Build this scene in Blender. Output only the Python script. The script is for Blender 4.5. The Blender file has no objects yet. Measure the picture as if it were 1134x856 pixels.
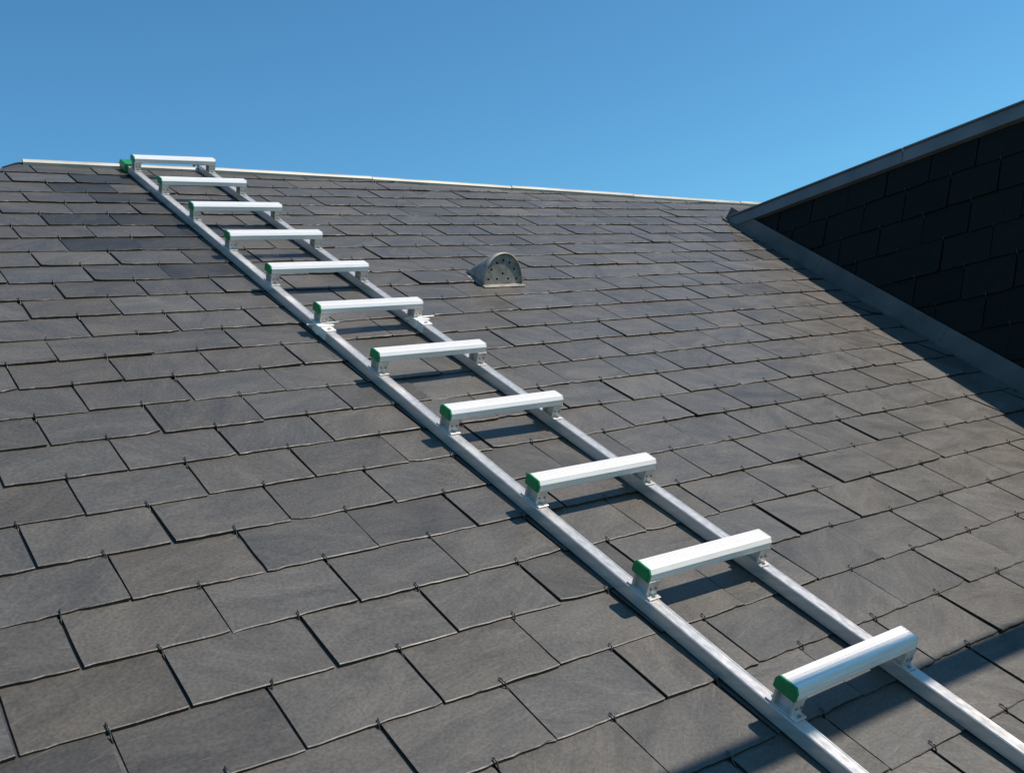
import bpy, math, random
from mathutils import Vector, Matrix
random.seed(7)
S=1.3
SL=math.radians(30)
U=Vector((1,0,0)); Wv=Vector((0,math.cos(SL),math.sin(SL))); N=Vector((0,-math.sin(SL),math.cos(SL)))
def P(a,b,n=0.0): return (U*a+Wv*b+N*n)*S
scene=bpy.context.scene
# ---------------------------------------------------------------- materials
def newmat(name):
    m=bpy.data.materials.new(name); m.use_nodes=True
    nt=m.node_tree; b=nt.nodes['Principled BSDF']; return m,nt,b
def N_(nt,t,**k):
    n=nt.nodes.new(t)
    for a,v in k.items(): setattr(n,a,v)
    return n
def ramp(nt,stops):
    r=nt.nodes.new('ShaderNodeValToRGB'); e=r.color_ramp.elements
    while len(e)<len(stops): e.new(.5)
    for i,(p,c) in enumerate(stops):
        e[i].position=p; e[i].color=(*c,1) if len(c)==3 else c
    return r
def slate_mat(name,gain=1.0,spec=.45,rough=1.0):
    m,nt,b=newmat(name); L=nt.links.new
    uv=N_(nt,'ShaderNodeAttribute',attribute_name='suv')
    tint=N_(nt,'ShaderNodeAttribute',attribute_name='tint')
    mp=N_(nt,'ShaderNodeMapping'); mp.inputs['Scale'].default_value=(1,2.4,1); L(uv.outputs['Vector'],mp.inputs[0])
    n1=N_(nt,'ShaderNodeTexNoise'); n1.inputs['Scale'].default_value=7; n1.inputs['Detail'].default_value=8; n1.inputs['Roughness'].default_value=.62; n1.inputs['Distortion'].default_value=.5
    L(mp.outputs[0],n1.inputs['Vector'])
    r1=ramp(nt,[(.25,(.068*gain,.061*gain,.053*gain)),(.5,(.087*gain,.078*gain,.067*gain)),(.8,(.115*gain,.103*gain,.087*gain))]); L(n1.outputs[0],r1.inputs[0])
    n2=N_(nt,'ShaderNodeTexNoise'); n2.inputs['Scale'].default_value=170; n2.inputs['Detail'].default_value=4; L(uv.outputs['Vector'],n2.inputs['Vector'])
    r2=ramp(nt,[(.3,(.76,.76,.76)),(.7,(1.22,1.22,1.22))]); L(n2.outputs[0],r2.inputs[0])
    mx=N_(nt,'ShaderNodeMix',data_type='RGBA',blend_type='MULTIPLY'); mx.inputs[0].default_value=1; L(r1.outputs[0],mx.inputs[6]); L(r2.outputs[0],mx.inputs[7])
    mt=N_(nt,'ShaderNodeMix',data_type='RGBA',blend_type='MULTIPLY'); mt.inputs[0].default_value=1; L(mx.outputs[2],mt.inputs[6]); L(tint.outputs['Color'],mt.inputs[7])
    cur=mt.outputs[2]
    for sc,rot,th,st in(((2,34,1),.7,.66,.22),((3,90,1),-.5,.67,.34)):
        mp2=N_(nt,'ShaderNodeMapping'); mp2.inputs['Scale'].default_value=sc; mp2.inputs['Rotation'].default_value=(0,0,rot); L(uv.outputs['Vector'],mp2.inputs[0])
        n3=N_(nt,'ShaderNodeTexNoise'); n3.inputs['Scale'].default_value=5; n3.inputs['Detail'].default_value=2; L(mp2.outputs[0],n3.inputs['Vector'])
        r3=ramp(nt,[(th,(0,0,0)),(th+.06,(1,1,1))]); L(n3.outputs[0],r3.inputs[0])
        ms=N_(nt,'ShaderNodeMath',operation='MULTIPLY'); ms.inputs[1].default_value=st; L(r3.outputs[0],ms.inputs[0])
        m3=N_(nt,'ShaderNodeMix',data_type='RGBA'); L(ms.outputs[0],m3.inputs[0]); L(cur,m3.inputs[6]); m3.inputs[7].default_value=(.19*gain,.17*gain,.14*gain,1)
        cur=m3.outputs[2]
    L(cur,b.inputs['Base Color'])
    rr=ramp(nt,[(.3,(.38*rough,)*3),(.7,(.56*rough,)*3)]); L(n1.outputs[0],rr.inputs[0]); L(rr.outputs[0],b.inputs['Roughness'])
    b.inputs['Specular IOR Level'].default_value=spec
    ad=N_(nt,'ShaderNodeMath',operation='MULTIPLY_ADD'); ad.inputs[1].default_value=.22; L(n2.outputs[0],ad.inputs[0]); L(n1.outputs[0],ad.inputs[2])
    bp=N_(nt,'ShaderNodeBump'); bp.inputs['Strength'].default_value=.45; bp.inputs['Distance'].default_value=.005; L(ad.outputs[0],bp.inputs['Height']); L(bp.outputs[0],b.inputs['Normal'])
    return m
def simple(name,col,rough=.5,metal=0,noise=.15,scale=20,bump=.0,stretch=(1,1,1)):
    m,nt,b=newmat(name); L=nt.links.new
    tc=N_(nt,'ShaderNodeTexCoord'); mp=N_(nt,'ShaderNodeMapping'); mp.inputs['Scale'].default_value=stretch
    L(tc.outputs['Object'],mp.inputs[0])
    n=N_(nt,'ShaderNodeTexNoise'); n.inputs['Scale'].default_value=scale; n.inputs['Detail'].default_value=5; L(mp.outputs[0],n.inputs['Vector'])
    lo=tuple(c*(1-noise) for c in col); hi=tuple(min(1,c*(1+noise)) for c in col)
    r=ramp(nt,[(.3,lo),(.7,hi)]); L(n.outputs[0],r.inputs[0]); L(r.outputs[0],b.inputs['Base Color'])
    rr=ramp(nt,[(.3,(rough*.85,)*3),(.7,(min(1,rough*1.15),)*3)]); L(n.outputs[0],rr.inputs[0]); L(rr.outputs[0],b.inputs['Roughness'])
    b.inputs['Metallic'].default_value=metal
    if bump:
        bp=N_(nt,'ShaderNodeBump'); bp.inputs['Strength'].default_value=.4; bp.inputs['Distance'].default_value=bump; L(n.outputs[0],bp.inputs['Height']); L(bp.outputs[0],b.inputs['Normal'])
    return m
M_slate=slate_mat('roof_slate',1.0)
M_slate_shade=slate_mat('wing_slate_shaded',.20,.08,1.5)  # roof slate darkened: the wing face's own shade is put into the colour
M_alu=simple('rung_aluminium',(.90,.845,.79),.36,.22,.05,14,0,(1,30,30))
M_rail=simple('rail_aluminium',(.63,.59,.55),.34,.5,.10,3,0,(30,1,30))
M_brk=simple('bracket_aluminium',(.68,.64,.60),.36,.55,.15,30)
M_green=simple('green_plastic',(.006,.22,.07),.45,0,.15,30)
M_dark=simple('dark_rubber',(.02,.02,.02),.7)
M_hook=simple('hook_steel',(.09,.085,.08),.42,.7,.3,60)
M_zinc=simple('zinc_sheet',(.18,.16,.15),.55,.1,.2,5,.001)
M_zincd=simple('weathered_lead',(.125,.105,.092),.75,.0,.3,6,.002)
M_ridge=simple('ridge_metal',(.50,.46,.39),.5,.2,.2,5,.0005)
M_vent=simple('vent_zinc',(.30,.275,.24),.5,.3,.3,30,.0006)
M_black=simple('hole_black',(.006,.006,.006),.9)
M_deck=simple('roof_underlay',(.02,.02,.022),.9)
M_wall=simple('render_wall',(.45,.42,.37),.9,0,.1,3,.003)
M_ground=simple('ground_grass',(.05,.08,.03),.95,0,.4,.4,.01)
M_bolt=simple('bolt_steel',(.35,.35,.35),.3,1,.1,50)
# ---------------------------------------------------------------- helpers
def empty(name,loc=(0,0,0)):
    e=bpy.data.objects.new(name,None); scene.collection.objects.link(e); e.empty_display_size=.2; return e
def mkobj(name,verts,faces,mat,parent=None,smooth=False,bevel=0,recalc=True):
    me=bpy.data.meshes.new(name); me.from_pydata([tuple(v) for v in verts],[],faces); me.update()
    if recalc:
        import bmesh
        bm=bmesh.new(); bm.from_mesh(me); bmesh.ops.recalc_face_normals(bm,faces=bm.faces); bm.to_mesh(me); bm.free()
    ob=bpy.data.objects.new(name,me); scene.collection.objects.link(ob)
    if mat: me.materials.append(mat)
    if parent: ob.parent=parent
    if smooth:
        for p in me.polygons: p.use_smooth=True
    if bevel:
        md=ob.modifiers.new('bev','BEVEL'); md.width=bevel; md.segments=2; md.limit_method='ANGLE'; md.angle_limit=math.radians(35)
    return ob
class Geo:
    def __init__(s): s.v=[]; s.f=[]
    def add(s,v,f):
        o=len(s.v); s.v+=v; s.f+=[[i+o for i in q] for q in f]
    def box(s,a0,a1,b0,b1,n0,n1,F=P):
        v=[F(a,b,n) for n in (n0,n1) for b in (b0,b1) for a in (a0,a1)]
        s.add(v,[[0,1,3,2],[4,6,7,5],[0,4,5,1],[1,5,7,3],[3,7,6,2],[2,6,4,0]])
    def prism(s,prof,pA,pB,fn):
        k=len(prof); v=[fn(pA,*q) for q in prof]+[fn(pB,*q) for q in prof]
        f=[[i,(i+1)%k,(i+1)%k+k,i+k] for i in range(k)]+[list(range(k))[::-1],list(range(k,2*k))]
        s.add(v,f)
    def tube(s,pts,r,k=6,cap=True):
        rings=[]
        for i,p in enumerate(pts):
            d=(pts[min(i+1,len(pts)-1)]-pts[max(i-1,0)]).normalized()
            x=d.cross(Vector((.31,.77,.55))).normalized(); y=d.cross(x)
            rings.append([p+(x*math.cos(t)+y*math.sin(t))*r for t in [2*math.pi*j/k for j in range(k)]])
        v=[q for g in rings for q in g]; f=[]
        for i in range(len(pts)-1):
            for j in range(k):
                f.append([i*k+j,i*k+(j+1)%k,(i+1)*k+(j+1)%k,(i+1)*k+j])
        if cap: f+= [list(range(k))[::-1],[(len(pts)-1)*k+j for j in range(k)]]
        s.add(v,f)
    def disc_cyl(s,c,ax,r,h,k=12):
        ax=ax.normalized(); s.tube([c,c+ax*h],r,k)
    def obj(s,name,mat,parent=None,**k): return mkobj(name,s.v,s.f,mat,parent,**k)
# ---------------------------------------------------------------- slates
E=.134; WD=.2185; T=.0044; ZO=-.012
def build_slates(name,F,b_first,k0,k1,a_first,a0,a1,top,keep,mat,parent,hooks,dark,rnd):
    V=[];Fc=[];UVs=[];TN=[]; hk=Geo()
    NX=14
    rows=[0,.0018,.02,.06,.11,.16,.285]
    for k in range(k0,k1):
        bt=b_first+k*E
        off=0 if k%2==0 else WD*.5
        m0=int(math.floor((a0-a_first)/WD)); m1=int(math.ceil((a1-a_first)/WD))
        for m in range(m0,m1):
            ac=a_first+off+m*WD
            if not keep(ac,bt): continue
            if bt>top(ac)-.004: continue
            w=WD-.0036-rnd.random()*.003
            da=rnd.gauss(0,.0012); db=rnd.gauss(0,.0018); rot=rnd.gauss(0,.005)
            lift=abs(rnd.gauss(0,.0012)); tilt=rnd.gauss(0,.0012); bow=rnd.gauss(0,.0006)
            seed=(rnd.random()*50,rnd.random()*50,rnd.random()*50); ang=rnd.gauss(0,.6)
            g=rnd.gauss(1,.075); r=rnd.random()
            if r<.04: g*=.74
            elif r>.97: g*=1.14
            g*=dark(ac,bt,rnd)
            warm=rnd.gauss(0,.016)
            tint=(g*(1+warm),g,g*(1-warm*1.3),1)
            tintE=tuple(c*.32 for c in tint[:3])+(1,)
            cl=rnd.random()<.10; cr=rnd.random()<.10; cs=.003+rnd.random()*.006
            base=len(V)
            ph=rnd.random()*6
            rn=[rnd.gauss(0,.0006) for _ in range(NX+1)]; rs=[-abs(rnd.gauss(0,.0005)) for _ in rows]
            if rnd.random()<.22:
                q=rnd.randrange(1,NX); rn[q]+=.0026
            def pt(i,j,drop=0):
                x=(i/NX-.5)*w; d=rows[j]
                jb=0; jx=0
                if j<=1:
                    xx=i/NX
                    jb=.0005*math.sin(ph+xx*9)+rn[i]
                    if cl and i==0: jb+=cs
                    if cl and i==1: jb+=cs*.35
                    if cr and i==NX: jb+=cs
                    if cr and i==NX-1: jb+=cs*.3
                if i in(0,NX): jx=rs[j]*(1 if i else -1)
                z=ZO+2.1*T*(1-d/(2.1*E))+T+lift*(1-d/.28)+tilt*(x/w)*2*(1-d/.28)+bow*(4*(x/w)**2)*(1-d/.28)
                if j==0: z-=.0006+abs(rn[i])*.4
                X=x+jx; D=d+jb
                aa=ac+da+X-rot*D; bb=bt+db+D+rot*X
                tb=top(aa)
                if bb>tb: bb=tb
                return (aa,bb,z-drop)
            ca,sa=math.cos(ang),math.sin(ang)
            def put(q,tn):
                V.append(F(*q)); x=q[0]-ac;y=q[1]-bt
                UVs.append(((x*ca-y*sa)+seed[0],(x*sa+y*ca)+seed[1],q[2]*.5+seed[2])); TN.append(tn)
            R=len(rows)
            for j in range(R):
                for i in range(NX+1):
                    tn=tint
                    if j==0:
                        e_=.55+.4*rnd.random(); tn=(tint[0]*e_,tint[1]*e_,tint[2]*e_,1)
                    put(pt(i,j),tn)
            for j in range(R-1):
                for i in range(NX):
                    o=base+j*(NX+1)+i; Fc.append([o,o+1,o+NX+2,o+NX+1])
            per=[(0,j) for j in range(R-1,0,-1)]+[(i,0) for i in range(NX+1)]+[(NX,j) for j in range(1,R)]
            sb=len(V)
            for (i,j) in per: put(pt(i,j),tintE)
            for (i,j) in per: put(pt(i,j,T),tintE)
            n=len(per)
            for q in range(n-1): Fc.append([sb+q+n,sb+q+1+n,sb+q+1,sb+q])
            if hooks:
                zt=ZO+3.1*T+lift; x0=ac+da+rnd.gauss(0,.002); sk=rnd.gauss(0,.0014); bb=bt+db
                hl=.006+rnd.random()*.007
                pts=[(x0,bb-.017,zt-.0085),(x0,bb-.008,zt-.006),(x0+sk*.3,bb-.0035,zt-.0005),(x0+sk*.6,bb-.0015,zt+.003),(x0+sk,bb+.004,zt+.0038),(x0+sk*1.4,bb+hl,zt+.0022)]
                if bb+hl<top(x0): hk.tube([F(*p) for p in pts],.0014*S,5)
    me=bpy.data.meshes.new(name); me.from_pydata([tuple(v) for v in V],[],Fc); me.update()
    at=me.attributes.new('suv','FLOAT_VECTOR','POINT'); at.data.foreach_set('vector',[c for u in UVs for c in u])
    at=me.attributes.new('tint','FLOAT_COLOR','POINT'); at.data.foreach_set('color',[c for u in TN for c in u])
    ob=bpy.data.objects.new(name,me); scene.collection.objects.link(ob); me.materials.append(mat); ob.parent=parent
    if hooks: hk.obj(name+'_hooks',M_hook,parent,smooth=True,recalc=False)
    return ob
def ridge(a):
    if a<.829: return 4.164+(a-.829)*1.25
    pts=[(.829,4.150),(1.6,4.105),(2.316,4.035),(3.3,3.90),(4.57,3.71),(6,3.50)]
    for (x0,y0),(x1,y1) in zip(pts,pts[1:]):
        if a<=x1: return y0+(y1-y0)*(a-x0)/(x1-x0)
    return 3.5
V0=(4.00,3.40,0.); V1=(3.328,1.42,0.); T1=(3.765,1.985,.844)
def valley(b): return V0[0]+(V1[0]-V0[0])/(V1[1]-V0[1])*(b-V0[1])
house=empty('slate_roof_house')
def darkf(a,b,rnd):
    g=1.0
    if .85<a<1.25 and 2.75<b<3.9 and rnd.random()<.45: g*=.45
    if a<.5 and b<1.0 and rnd.random()<.4: g*=.70
    if b>2.4: g*=1-.10*min(1,(b-2.4))
    g*=1+.08*max(-1,min(1,(a-1.1)))
    return g
rnd=random.Random(11)
build_slates('roof_slates',P,1.062,-18,24,.307,-2.0,4.9,ridge,lambda a,b:a<valley(b)+.28+(5 if b>3.2 else 0) and b<ridge(a),M_slate,house,True,darkf,rnd)
g=Geo()
rp=[(.829,ridge(.829)),(2.316,ridge(2.316)),(4.57,ridge(4.57)),(6,3.5)]
bl=(-3.2,4.164+(-3.2-.829)*1.25)
top=[P(a,b,-.02) for a,b in rp]; 
v=[P(-3.2,-1.6,-.02),P(6,-1.6,-.02)]+top[::-1]+[P(*bl,-.02)]
g.add(v,[list(range(len(v)))])
g.obj('roof_deck',M_deck,house,recalc=False)
g=Geo()
dn=Vector((0,4.5,-2.6))
v=top+[p+dn for p in top]; g.add(v,[[i,i+1,i+1+4,i+4] for i in range(3)])
hp=P(*bl,-.02); g.add([top[0],hp,hp+Vector((-1,2,-1.5)),top[0]+dn],[[0,1,2,3]])
g.obj('rear_roof_slope',M_deck,house,recalc=False)
g=Geo(); e0=P(-3.2,-1.45,-.1); e1=P(6,-1.45,-.1); zb=-9.0
g.add([Vector((e0.x,e0.y,zb)),Vector((e1.x,e0.y,zb)),Vector((e1.x,e0.y+8,zb)),Vector((e0.x,e0.y+8,zb)),
       e0,e1,Vector((e1.x,e0.y+8,e0.z)),Vector((e0.x,e0.y+8,e0.z))],[[0,1,5,4],[1,2,6,5],[2,3,7,6],[3,0,4,7]])
g.obj('walls',M_wall,house)
g=Geo(); g.tube([P(-3.2,-1.66,-.05),P(6,-1.66,-.05)],.06,12); g.obj('eaves_gutter',M_zinc,house,smooth=True)
g=Geo(); a=.835; i=0
while a<4.75:
    b_=min(a+.72,4.8); h=.002*(i%2)
    prof=[(-.014,-.012),(-.0125,.004+h),(-.006,.0105+h),(.004,.0115+h),(.012,.006+h),(.016,-.02)]
    mid=(a+b_)/2
    for q0,q1 in((a,mid),(mid,b_-.004)):
        g.prism(prof,q0,q1,lambda t,x,y:P(t,ridge(max(t,.83))+x+.002,y+.004))
    a=b_; i+=1
g.obj('ridge_cap',M_ridge,house)
# ---------------------------------------------------------------- adjoining wing
wing=empty('slate_dormer')
def R(p): return P(*p)
v0=R(V0); t1=R(T1); v1=R(V1)
ud=(t1-v0).normalized(); nd=(v1-v0).cross(t1-v0).normalized()
if nd.dot(Vector((-1,0,0)))<0: nd=-nd
wd=nd.cross(ud)
if wd.z<0: wd=-wd
def FW(a,b,n=0): return v0+(ud*a+wd*b+nd*n)*S
def vb(a):
    d=(v1-v0)/S; return a*(d.dot(wd)/d.dot(ud))
AMAX=4.2
build_slates('dormer_slates',FW,-.055-E*.9,-26,1,.06,0,AMAX,lambda a:-.02,lambda a,b: b>vb(a+.15)-.2,M_slate_shade,wing,True,lambda a,b,r:1,rnd)
g=Geo()
g.add([FW(0,-.0,-.02),FW(AMAX,0,-.02),FW(AMAX,vb(AMAX),-.02),FW(0,0.0,-.02)+Vector((0,0,-.05))],[[0,1,2,3]])
g.add([FW(-.0,0,-.02),FW(AMAX,0,-.02),FW(AMAX,0,-.02)+Vector((2.5,.6,-1.6)),FW(-.0,0,-.02)+Vector((2.5,.6,-1.6))],[[0,1,2,3]])
g.obj('dormer_deck',M_deck,wing,recalc=False)
g=Geo(); a=.03; 
while a<AMAX:
    e=min(a+1.1,AMAX); g.box(a,e-.003,-.052,.006,-.16,.022,FW); g.box(a,e-.003,.006,.014,-.17,.030,FW); a=e
g.obj('coping',M_zinc,wing,bevel=.003)
dv=(v0-v1); dv.normalize(); Lv=(v0-v1).length/S
fw=dv.cross(nd).normalized()
if fw.z<0: fw=-fw
fr=dv.cross(N).normalized()
if fr.x>0: fr=-fr
g=Geo(); t=-.02; i=0
def FL(x,y,n): return v0-dv*x*S+fw*y*S+nd*n*S
def FR(x,y,n): return v0-dv*x*S+fr*y*S+N*n*S
while t<Lv*2.0:
    e=t+.42
    hh=.003*(i%2)
    g.box(t,e+.01,-.01,.068,.006,.018+hh,FL)
    g.box(t,e+.01,.0,.034,-.002,.010+hh,FR)
    t=e; i+=1
g.obj('valley_flashing',M_zincd,wing,bevel=.002)
# ---------------------------------------------------------------- ladder
lad=empty('roof_ladder')
AL=1.205; AR=1.508; RW=.0135
SP=.331; B0=.675
RT=.029
for nm,ax in(('rail_left',AL),('rail_right',AR)):
    g=Geo()
    prof=[(-RW,.003),(-RW,RT-.002),(-RW+.002,RT),(-.009,RT),(-.0086,RT-.0009),(.0086,RT-.0009),(.009,RT),(RW-.002,RT),(RW,RT-.002),(RW,.003)]
    for b0,b1 in((-.6,2.297),(2.303,4.10)):
        g.prism(prof,b0,b1,lambda t,x,y,ax=ax:P(ax+x,t,y))
    g.obj(nm,M_rail,lad,bevel=.0008)
    g=Geo()
    for q in range(10): g.box(ax-RW*.9,ax+RW*.9,B0-.35+.42*q,B0-.32+.42*q,-.004,.0035)
    g.obj('rubber_pads',M_dark,lad)
    g=Geo()
    g.box(ax-RW-.003,ax+RW+.003,2.262,2.338,.006,RT+.0035)
    g.box(ax-RW-.010,ax+RW+.010,2.290,2.312,.010,RT+.007)
    g.obj('coupling_sleeve',M_alu,lad,bevel=.001)
    g=Geo()
    for bb in(2.272,2.328): g.disc_cyl(P(ax,bb,RT+.0035),N,.005*S,.004*S,8)
    g.tube([P(ax-RW-.030,2.318,RT+.001),P(ax+RW+.026,2.296,RT+.012)],.0035*S,8)
    g.obj('coupling_pin',M_brk,lad)
def rung(i):
    bc=B0+SP*i; rr=random.Random(i*5+1); dj=rr.gauss(0,.0012)
    a0=AL-.010; a1=AR+.004
    prof=[(-.0195,.0615),(-.0215,.0630),(-.0215,.0695),(-.0204,.0702),(-.0204,.0714),(-.0215,.0722),(-.0215,.0765)]
    k=5; xs=-.0160; w=.032
    prof.append((xs,.0843))
    for q in range(1,k):
        x=xs+w*q/k; prof+= [(x-.0010,.0848),(x-.0005,.0832),(x+.0005,.0832),(x+.0010,.0848)]
    prof+=[(.0160,.0843),(.0215,.0765),(.0215,.0630),(.0195,.0615),(.008,.0615),(.007,.064),(-.007,.064),(-.008,.0615)]
    g=Geo(); tl=rr.gauss(0,.004)
    fn=lambda t,x,y:P(t,bc+dj+x+(t-1.35)*tl,y)
    g.prism(prof,a0,a1,fn); g.obj('rung_%d'%(i+1),M_alu,lad)
    cp=[(-.0200,.0606),(-.0223,.0625),(-.0223,.0768),(-.0165,.0854),(.0165,.0854),(.0223,.0768),(.0223,.0625),(.0200,.0606)]
    g=Geo(); g.prism(cp,a0-.0045,a0-.0005,fn)
    ip=[(x*.84,.073+(y-.073)*.84) for x,y in cp]; g.prism(ip,a0-.0056,a0-.0045,fn)
    g.obj('green_end_cap',M_green,lad,bevel=.0004)
    g=Geo(); ic=[(x*.95,.073+(y-.073)*.95) for x,y in cp]; g.prism(ic,a1+.0004,a1+.0025,fn); g.obj('end_plate',M_brk,lad,bevel=.0006)
    g=Geo(); gb=Geo()
    for ax in(AL+.003,AR-.006):
        g.box(ax-.0135,ax+.0135,bc-.031,bc+.031,RT,RT+.003)
        g.box(ax-.0125,ax+.0125,bc-.020,bc-.0150,RT+.003,.0590)
        g.box(ax-.0125,ax+.0125,bc+.0150,bc+.020,RT+.003,.0590)
        g.box(ax-.003,ax+.003,bc-.0150,bc+.0150,RT+.003,.0585)
        g.box(ax-.014,ax+.014,bc-.0210,bc+.0210,.0572,.0618)
        for q in(-.0258,.0258): gb.disc_cyl(P(ax,bc+q,RT+.003),N,.0035*S,.0025*S,6)
        for q in(-.006,.006): gb.disc_cyl(P(ax+q,bc-.020,.045),-Wv,.0026*S,.002*S,6)
    g.obj('rung_bracket',M_brk,lad,bevel=.0007); gb.obj('bolts',M_bolt,lad)
for i in range(11): rung(i)
g=Geo()
g.box(AL-RW-.010,AL+RW+.001,4.04,4.115,.004,RT+.010)
g.obj('rail_end_cap',M_green,lad,bevel=.003)
g=Geo(); g.box(AR-RW-.001,AR+RW+.001,4.10,4.112,.002,RT+.002); g.obj('rail_end_plug',M_dark,lad,bevel=.002)
g=Geo()
for ax in(AL,AR):
    g.tube([P(ax,4.05,.015),P(ax,4.14,.022),P(ax,4.19,.01),P(ax,4.21,-.10)],.006*S,8)
g.obj('ridge_hook',M_brk,lad)
# ---------------------------------------------------------------- vent
vent=empty('roof_vent')
VA,VB=2.030,2.625; VR=.080; VH=.104; VL=.15
LEAN=.022
g=Geo()
g.box(VA-.086,VA+.086,VB-.018,VB+.10,.001,.0045); g.obj('base_plate',M_vent,vent,bevel=.002)
K=24; M=10; v=[];f=[]
def arc(th,q=1.0):
    return math.cos(th)*q, (math.sin(th)**.92)*q
for j in range(M+1):
    t=j/M; s=max(1-t**1.4,.03)
    for i in range(K+1):
        th=math.pi*i/K; x,y=arc(th)
        v.append(P(VA+VR*x*(1-t*.60)-.02*t,VB+LEAN*y*(1-t)+VL*t,.004+VH*y*s))
for j in range(M):
    for i in range(K):
        o=j*(K+1)+i; f.append([o,o+1,o+K+2,o+K+1])
ob=mkobj('hood',v,f,M_vent,vent,smooth=True); md=ob.modifiers.new('s','SOLIDIFY'); md.thickness=.004; md.offset=1
g=Geo(); g.tube([P(VA+VR*arc(math.pi*i/K)[0],VB+LEAN*arc(math.pi*i/K)[1],.004+VH*arc(math.pi*i/K)[1]) for i in range(K+1)],.0020*S,6); g.obj('rim',M_vent,vent,smooth=True)
v=[]
for i in range(K+1):
    x,y=arc(math.pi*i/K,.975); v.append((VA+VR*x,LEAN*y,.004+VH*y))
n=len(v); vv=[P(a,VB+.004+b,c) for a,b,c in v]+[P(a,VB+.007+b,c) for a,b,c in v]
ff=[list(range(n)),[n+i for i in range(n)][::-1]]+[[i,(i+1)%n,(i+1)%n+n,i+n] for i in range(n)]
plate=mkobj('perforated_front',vv,ff,M_vent,vent)
cut=Geo()
for rr_,cnt in((.34,3),(.76,7)):
    for q in range(cnt):
        th=math.pi*(q+.5)/cnt; c=(VA+VR*rr_*math.cos(th),.004+VH*rr_*math.sin(th))
        cut.tube([P(c[0],VB-.03,c[1]),P(c[0],VB+.06,c[1])],.0046*S,10)
co=cut.obj('cutter',M_black,None)
md=plate.modifiers.new('b','BOOLEAN'); md.object=co; md.operation='DIFFERENCE'; md.solver='EXACT'
dg=bpy.context.evaluated_depsgraph_get(); me2=bpy.data.meshes.new_from_object(plate.evaluated_get(dg))
plate.modifiers.clear(); plate.data=me2
bpy.data.objects.remove(co,do_unlink=True)
# ---------------------------------------------------------------- sun direction, invented rail (out of frame; added to throw the band of shadow)
A_,B_=.5,.05
Ld=(U*A_+Wv*B_+N).normalized()
gr=empty('added_shadow_rail')
z=2.2
g=Geo(); g.tube([P(-1.9,.70+B_*z,z),P(4.3,.615+B_*z,z)],.030*S,14)
g.obj('shadow_rail_bar',M_zinc,gr,smooth=True)
g=Geo()
for a,b in((-1.8,.70),(4.2,.615)):
    t=P(a,b+B_*z,z+.1); bot=P(a,b+B_*z-z*math.tan(SL),0)
    g.tube([bot,Vector((bot.x,bot.y,t.z))],.028*S,12)
g.obj('shadow_rail_posts',M_zinc,gr,smooth=True)
g=Geo(); g.add([Vector((x*3000,y*3000,-9)) for x,y in((-1,-1),(1,-1),(1,1),(-1,1))],[[0,1,2,3]]); g.obj('ground',M_ground,None)
# ---------------------------------------------------------------- light
el=math.asin(Ld.z); az=math.atan2(Ld.x,Ld.y)
w=bpy.data.worlds.new('World'); scene.world=w; w.use_nodes=True; nt=w.node_tree
sky=nt.nodes.new('ShaderNodeTexSky'); sky.sky_type='NISHITA'; sky.sun_disc=False; sky.sun_elevation=el; sky.sun_rotation=az
sky.air_density=1.0; sky.dust_density=.2; sky.ozone_density=1.8; sky.altitude=200
mu=nt.nodes.new('ShaderNodeMix'); mu.data_type='RGBA'; mu.blend_type='MULTIPLY'; mu.inputs[0].default_value=1; mu.inputs[7].default_value=(.62,1.22,1.42,1)
nt.links.new(sky.outputs[0],mu.inputs[6])
bg=nt.nodes['Background']; bg.inputs['Strength'].default_value=.10; nt.links.new(mu.outputs[2],bg.inputs['Color'])
sd=bpy.data.lights.new('sun','SUN'); sd.energy=5.0; sd.angle=math.radians(.5); sd.color=(1,.92,.82)
so=bpy.data.objects.new('sun',sd); scene.collection.objects.link(so); so.rotation_euler=Ld.to_track_quat('Z','Y').to_euler()
# ---------------------------------------------------------------- camera
cx,cy,f=567.,428.,1118.
u=Vector((2100-cx,248-cy,f)).normalized(); wv=Vector((-323-cx,-204-cy,f)); wv=(wv-u*wv.dot(u)).normalized(); nn=u.cross(wv)
def cw(i): return (U*u[i]+Wv*wv[i]+N*nn[i]).normalized()
X=cw(0); Y=-cw(1); Z=-cw(2)
cd=bpy.data.cameras.new('camera'); cd.sensor_width=36; cd.lens=36*f/1134; cd.clip_end=8000; cd.clip_start=.02
cam=bpy.data.objects.new('camera',cd); scene.collection.objects.link(cam)
m=Matrix((X,Y,Z)).transposed().to_4x4(); m.translation=P(0,0,1); cam.matrix_world=m
scene.camera=cam
scene.view_settings.view_transform='Standard'; scene.view_settings.look='None'; scene.view_settings.exposure=0
